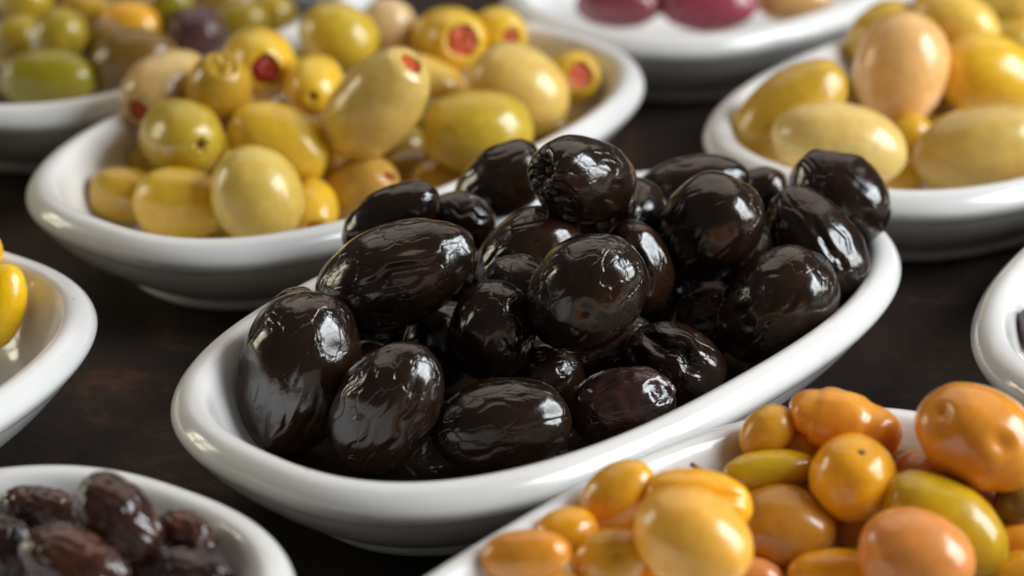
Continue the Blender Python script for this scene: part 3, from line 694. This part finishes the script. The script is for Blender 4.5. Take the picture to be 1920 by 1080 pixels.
def olive_geometry(A, S, feat, kind, seed, end):
    """Vertices (mm, local; +z along the long axis, +x towards the photographer), faces and the displacement applied to them."""
    r0 = np.random.default_rng(seed)
    big = kind == 'black'
    nth, seg = (112, 168) if big else ((72, 96) if kind == 'dried' else (46, 72))
    P = olive_profile(nth, r0.uniform(0.86, 0.96), end)
    egg = r0.uniform(-0.09, 0.09)
    rr = np.array([p[0] for p in P])
    zz = np.array([p[1] for p in P])
    rr = rr * (1 + egg * zz)
    phi = np.linspace(-np.pi, np.pi, seg, endpoint=False)
    inner_r, inner_z = rr[1:-1], zz[1:-1]
    R, PH = np.meshgrid(inner_r, phi, indexing='ij')
    Z = np.repeat(inner_z[:, None], seg, 1)
    if feat == 'star' and end:
        m = (R < 0.2) & (Z > 0.5)
        R = np.where(m, R * (1 + 0.45 * np.cos(5 * PH + 0.5)), R)
    if feat == 'slit' and end:
        m = (R < 0.36) & (Z > 0.5)
        R = np.where(m, R * (0.35 + 0.65 * np.abs(np.cos(PH + 0.5)) ** 1.5), R)
    if end:                                                          # the cut edge of the hole is ragged
        m = (R < end[1] * 1.3) & (Z > 0.4)
        rag = 1 + 0.13 * noise(np.stack([np.cos(PH) * 1.6 + seed, np.sin(PH) * 1.6, PH * 0 + 0.3], -1).reshape(-1, 3)).reshape(PH.shape)
        R = np.where(m, R * rag, R)
    X, Y = R * np.cos(PH), R * np.sin(PH)
    U = np.stack([X, Y, Z], -1).reshape(-1, 3)                      # unit olive
    U = np.vstack([[[0, 0, zz[0]]], U, [[0, 0, zz[-1]]]])
    ph = np.concatenate([[0], PH.ravel(), [0]])
    Nn = U / np.maximum(np.linalg.norm(U, axis=1), 1e-6)[:, None]
    off = r0.uniform(0, 90, 3)
    asp = A / S
    W = U * (1, 1, asp)
    d = np.zeros(len(U))
    if kind == 'black':
        d += 0.050 * noise(W * 1.1 + off) + 0.020 * noise(W * 2.4 + off + 9)
        # soft dents
        for _ in range(5):
            c = r0.normal(size=3)
            c /= np.linalg.norm(c)
            a = np.clip((Nn * c).sum(1), -1, 1)
            d -= r0.uniform(0.012, 0.040) * np.exp(-((np.arccos(a)) / r0.uniform(0.16, 0.34)) ** 2)
        # long creases that wander along the fruit
        creases = [(r0.uniform(-1.7, 1.7), r0.uniform(-0.5, 0.5), r0.uniform(0.15, 0.45), r0.uniform(0.008, 0.026), r0.uniform(0.03, 0.07)) for _ in range(5)]
        if feat == 'split':
            creases += [(-0.25, 0.0, 0.62, 0.17, 0.15), (-0.55, 0.1, 0.5, -0.05, 0.22)]
        if feat in ('fold', 'creaseB'):
            creases += [(r0.uniform(-0.2, 0.9), 0.15, 0.5, 0.06, 0.08), (r0.uniform(0.2, 1.1), -0.1, 0.4, 0.045, 0.07)]
        if feat == 'creaseA':
            creases += [(-0.12, -0.15, 0.5, 0.016, 0.03), (0.02, -0.25, 0.4, -0.012, 0.05)]
        for p0, zc, zl, dep, wid in creases:
            wob = 0.22 * noise(np.stack([W[:, 2] * 2.0 + p0 * 5, W[:, 2] * 0 + p0 * 3 + off[0], W[:, 2] * 0 + 0.5], 1))
            dp = (ph - p0 - wob + np.pi) % (2 * np.pi) - np.pi
            rad = np.sqrt(U[:, 0] ** 2 + U[:, 1] ** 2)
            prof = np.exp(-(dp * rad / wid) ** 2) - 0.35 * np.exp(-((np.abs(dp) * rad - wid * 2.0) / (wid * 1.1)) ** 2)
            d -= dep * prof * np.exp(-((U[:, 2] - zc) / zl) ** 4)
        # fine wrinkles that run lengthwise, in patches
        wr = 1 - np.abs(noise(W * (4.2, 4.2, 1.7) + off + 31)) * 2.2
        msk = np.clip(noise(W * 1.3 + off + 55) * 2.0 + 0.15, 0, 1)
        d -= 0.005 * np.clip(wr, 0, 1) ** 3 * msk
        wr2 = 1 - np.abs(noise(W * (9, 9, 5) + off + 71)) * 2.2
        d -= 0.004 * np.clip(wr2, 0, 1) ** 2 * msk
        # puckers round both ends
        for sgn, amp in ((1, 0.003), (-1, 0.003)):
            if feat == 'scar' and sgn == 1:
                amp = 0.055
            k = int(r0.integers(8, 12))
            dist = np.arccos(np.clip(Nn[:, 2] * sgn, -1, 1))
            wgt = np.exp(-((dist - (0.34 if amp > 0.05 else 0.28)) / (0.26 if amp > 0.05 else 0.2)) ** 2)
            d += amp * wgt * (np.abs(np.cos(k * 0.5 * ph + 3 * noise(W * 1.7 + off))) - 0.6)
            if amp > 0.05:
                d -= 0.22 * np.exp(-(dist / 0.20) ** 2) - 0.03 * np.exp(-((dist - 0.5) / 0.2) ** 2)
        if feat == 'dimple':
            a = np.arccos(np.clip(Nn @ np.array([0.62, -0.1, 0.78]) / 1.0, -1, 1))
            d -= 0.10 * np.exp(-(a / 0.22) ** 2) - 0.03 * np.exp(-((a - 0.42) / 0.12) ** 2)
            d += 0.03 * noise(W * 2.8 + off) - 0.02 * np.clip(1 - np.abs(noise(W * (2, 2, 1) + off)) * 4, 0, 1)
        if feat == 'pucker':
            for c, dep, wd in (((0.93, 0.2, 0.30), 0.055, 0.13), ((0.85, -0.5, -0.1), 0.03, 0.2)):
                c = np.array(c) / np.linalg.norm(c)
                d -= dep * np.exp(-(np.arccos(np.clip(Nn @ c, -1, 1)) / wd) ** 2)
        if feat == 'ribs':
            d += 0.018 * np.cos(9 * ph + 2.5 * noise(W * 1.6 + off)) * np.clip(1 - U[:, 2] ** 2, 0, 1)
        if feat == 'flat':
            d -= 0.10 * np.exp(-(np.arccos(np.clip(Nn @ np.array([0.1, -0.75, -0.65]), -1, 1)) / 0.45) ** 4)
    elif kind == 'dried':
        d += 0.08 * noise(W * 1.0 + off) + 0.04 * noise(W * 2.0 + off + 5)
        wr = 1 - np.abs(noise(W * (2.4, 2.4, 1.3) + off + 31)) * 2.4
        d -= 0.05 * np.clip(wr, 0, 1) ** 2
        wr = 1 - np.abs(noise(W * (4, 4, 3) + off + 61)) * 2.4
        d -= 0.014 * np.clip(wr, 0, 1) ** 2
    else:
        d += 0.035 * noise(W * 0.9 + off) + 0.012 * noise(W * 2.2 + off + 7)
        if feat in ('lumpy', 'dimple2', 'fold2', 'nubend'):
            d += 0.05 * noise(W * 1.25 + off + 3)
        if feat == 'lumpy':
            a = U[:, 2] - 0.42 + 0.1 * noise(W + off)
            d -= 0.10 * np.exp(-(a / 0.14) ** 2)
            d -= 0.07 * np.exp(-((U[:, 2] + 0.62) / 0.12) ** 2)
        if feat == 'dimple2':
            for c, dep, wd in (((0.9, -0.1, 0.35), 0.13, 0.20), ((0.75, -0.1, -0.7), 0.12, 0.16)):
                c = np.array(c) / np.linalg.norm(c)
                d -= dep * np.exp(-(np.arccos(np.clip(Nn @ c, -1, 1)) / wd) ** 2)
        if feat == 'fold2':
            dp = (ph + 0.2 + 0.3 * U[:, 2])
            d -= 0.14 * np.exp(-(dp / 0.22) ** 2) * np.exp(-((U[:, 2] - 0.2) / 0.6) ** 4)
        if feat == 'crease':
            d -= 0.014 * np.exp(-((U[:, 2] - 0.1 + 0.25 * np.sin(ph)) / 0.035) ** 2) * (np.abs(ph) < 1.3)
        if feat == 'wrinkled':
            d += 0.12 * noise(W * 1.7 + off)
        if feat == 'scar':
            d -= 0.2 * np.exp(-(np.arccos(np.clip(Nn[:, 2], -1, 1)) / 0.2) ** 2)
        if feat == 'nub':
            d -= 0.05 * np.exp(-(np.arccos(np.clip(Nn[:, 2], -1, 1)) / 0.3) ** 2)
        if feat == 'stem':
            d -= 0.22 * np.clip(U[:, 2] - 0.35, 0, 1)
    if end:                                                          # keep the cut face and the hole crisp
        keep = (U[:, 2] > end[0] - 0.30) & (np.sqrt(U[:, 0] ** 2 + U[:, 1] ** 2) < (1 - end[0] ** 2) ** 0.5 * 0.95)
        d = np.where(keep, d * 0.15, d)
    V = U + Nn * d[:, None]
    V = V * (S / 2, S / 2, A / 2)
    m = len(inner_r)
    F = [(0, 1 + (i + 1) % seg, 1 + i) for i in range(seg)]
    for k in range(m - 1):
        a, b = 1 + k * seg, 1 + (k + 1) * seg
        F += [(a + i, a + (i + 1) % seg, b + (i + 1) % seg, b + i) for i in range(seg)]
    last, a = 1 + m * seg, 1 + (m - 1) * seg
    F += [(last, a + i, a + (i + 1) % seg) for i in range(seg)]
    return V * MM, F


def dome(radius, z0, height, seed, squeeze=1.0, star=0.0, seg=28, rings=7):
    """A small lumpy plug whose top bulges at z0 (mm, local)."""
    r0 = np.random.default_rng(seed)
    off = r0.uniform(0, 50, 3)
    t = np.linspace(0, 2 * np.pi, seg, endpoint=False)
    L = []
    for k in range(rings + 1):
        f = k / rings
        if k == 0:
            r, z = radius, z0 - height * 2.2
        else:
            a = (k - 1) / (rings - 1) * np.pi / 2
            r, z = radius * np.cos(a) * 0.999 + 1e-3, z0 - height + height * np.sin(a)
        rad = r * (1 + star * np.cos(5 * t + 0.5))
        ring_ = np.stack([rad * np.cos(t) * squeeze, rad * np.sin(t), np.full(seg, z)], -1)
        ring_ *= 1 + (0.10 * noise(ring_ * 0.6 + off) * (k > 1))[:, None] * (1, 1, 0)
        ring_[:, 2] += 0.35 * radius * noise(ring_ * 0.8 + off + 4) * (k > 1)
        L.append(ring_ * MM)
    return lathe_rings(L, True, True)


def tube(points, radii, seg=10):
    P = [Vector(p) for p in points]
    L = []
    for i, p in enumerate(P):
        d = (P[min(i + 1, len(P) - 1)] - P[max(i - 1, 0)]).normalized()
        x = d.cross(Vector((0.3, 1, 0.2))).normalized()
        y = d.cross(x)
        L.append(np.array([p + (x * math.cos(a) + y * math.sin(a)) * radii[i] for a in np.linspace(0, 2 * math.pi, seg, endpoint=False)]) * MM)
    return lathe_rings(L, True, True)


def frame(pos, axis):
    z = Vector(axis).normalized()
    x = (CAM - Vector(pos)).normalized()
    x = (x - z * x.dot(z)).normalized()
    y = z.cross(x)
    M = Matrix((x, y, z)).transposed().to_4x4()
    M.translation = Vector(pos) * MM
    return M


for n, (key, dish, pos, axis, A, S, colour, feat, label) in enumerate(OLIVES):
    kind = 'black' if colour in DARK else ('dried' if colour.startswith('dried') or feat == 'wrinkled' else 'olive')
    end = ENDS.get(feat) if kind == 'olive' else None
    V, F = olive_geometry(A, S, feat, kind, 100 + n, end)
    name = NAME[dish]
    o = link(name, new_mesh(name, V, F, SKIN[kind]))
    o.matrix_world = frame(pos, axis)
    r0 = random.Random(n)
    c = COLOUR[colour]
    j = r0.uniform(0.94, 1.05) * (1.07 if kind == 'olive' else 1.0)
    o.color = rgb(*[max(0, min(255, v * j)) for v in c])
    tag(o, label, 'olive', GROUP[dish])
    h = A / 2
    if feat in ('pim', 'bigpim', 'pimbig', 'slit', 'star', 'hole'):
        cut, hole, depth = end
        deep = 0.22 if feat in ('star', 'hole') else 0.035
        pv, pf = dome(S / 2 * hole * 0.99, h * (cut - deep), S * 0.045, n, 0.6 if feat == 'slit' else 1.0)
        p = link('pimento', new_mesh('pimento', pv, pf, PIMENTO), o)
        pc = {'pimbig': (208, 84, 28), 'bigpim': (168, 40, 14), 'star': (150, 48, 12), 'hole': (110, 36, 10), 'slit': (180, 66, 34)}.get(feat, (202, 76, 34))
        p.color = rgb(*pc)
    elif feat == 'ringcap':
        cut, hole, depth = end
        pv, pf = dome(S / 2 * hole * 0.93, h * (cut + 0.0), S * 0.02, n)
        p = link('plug', new_mesh('plug', pv, pf, SKIN['olive']), o)
        p.color = rgb(196, 160, 34)
    elif feat == 'scar' and kind == 'black':
        pv, pf = dome(S * 0.045, h * 0.88, S * 0.03, n, 1.0, 0.25)
        p = link('stem_scar', new_mesh('stem_scar', pv, pf, STEM), o)
    elif feat == 'scar':
        pv, pf = dome(S * 0.08, h * 0.86, S * 0.03, n)
        p = link('stem_scar', new_mesh('stem_scar', pv, pf, STEM), o)
    elif feat in ('nub', 'nubend'):
        pv, pf = dome(S * 0.055, h * 1.0, S * 0.06, n)
        p = link('stem_nub', new_mesh('stem_nub', pv, pf, STEM), o)
    elif feat == 'stem':
        pts = [(0.1, 0, h * 0.86), (0.3, 0.2, h * 1.0), (0.5, 0.8, h * 1.14), (0.6, 1.7, h * 1.3), (0.5, 2.6, h * 1.44)]
        pv, pf = tube(pts, [0.55, 0.46, 0.38, 0.36, 0.45])
        p = link('stem', new_mesh('stem', pv, pf, STEM), o)
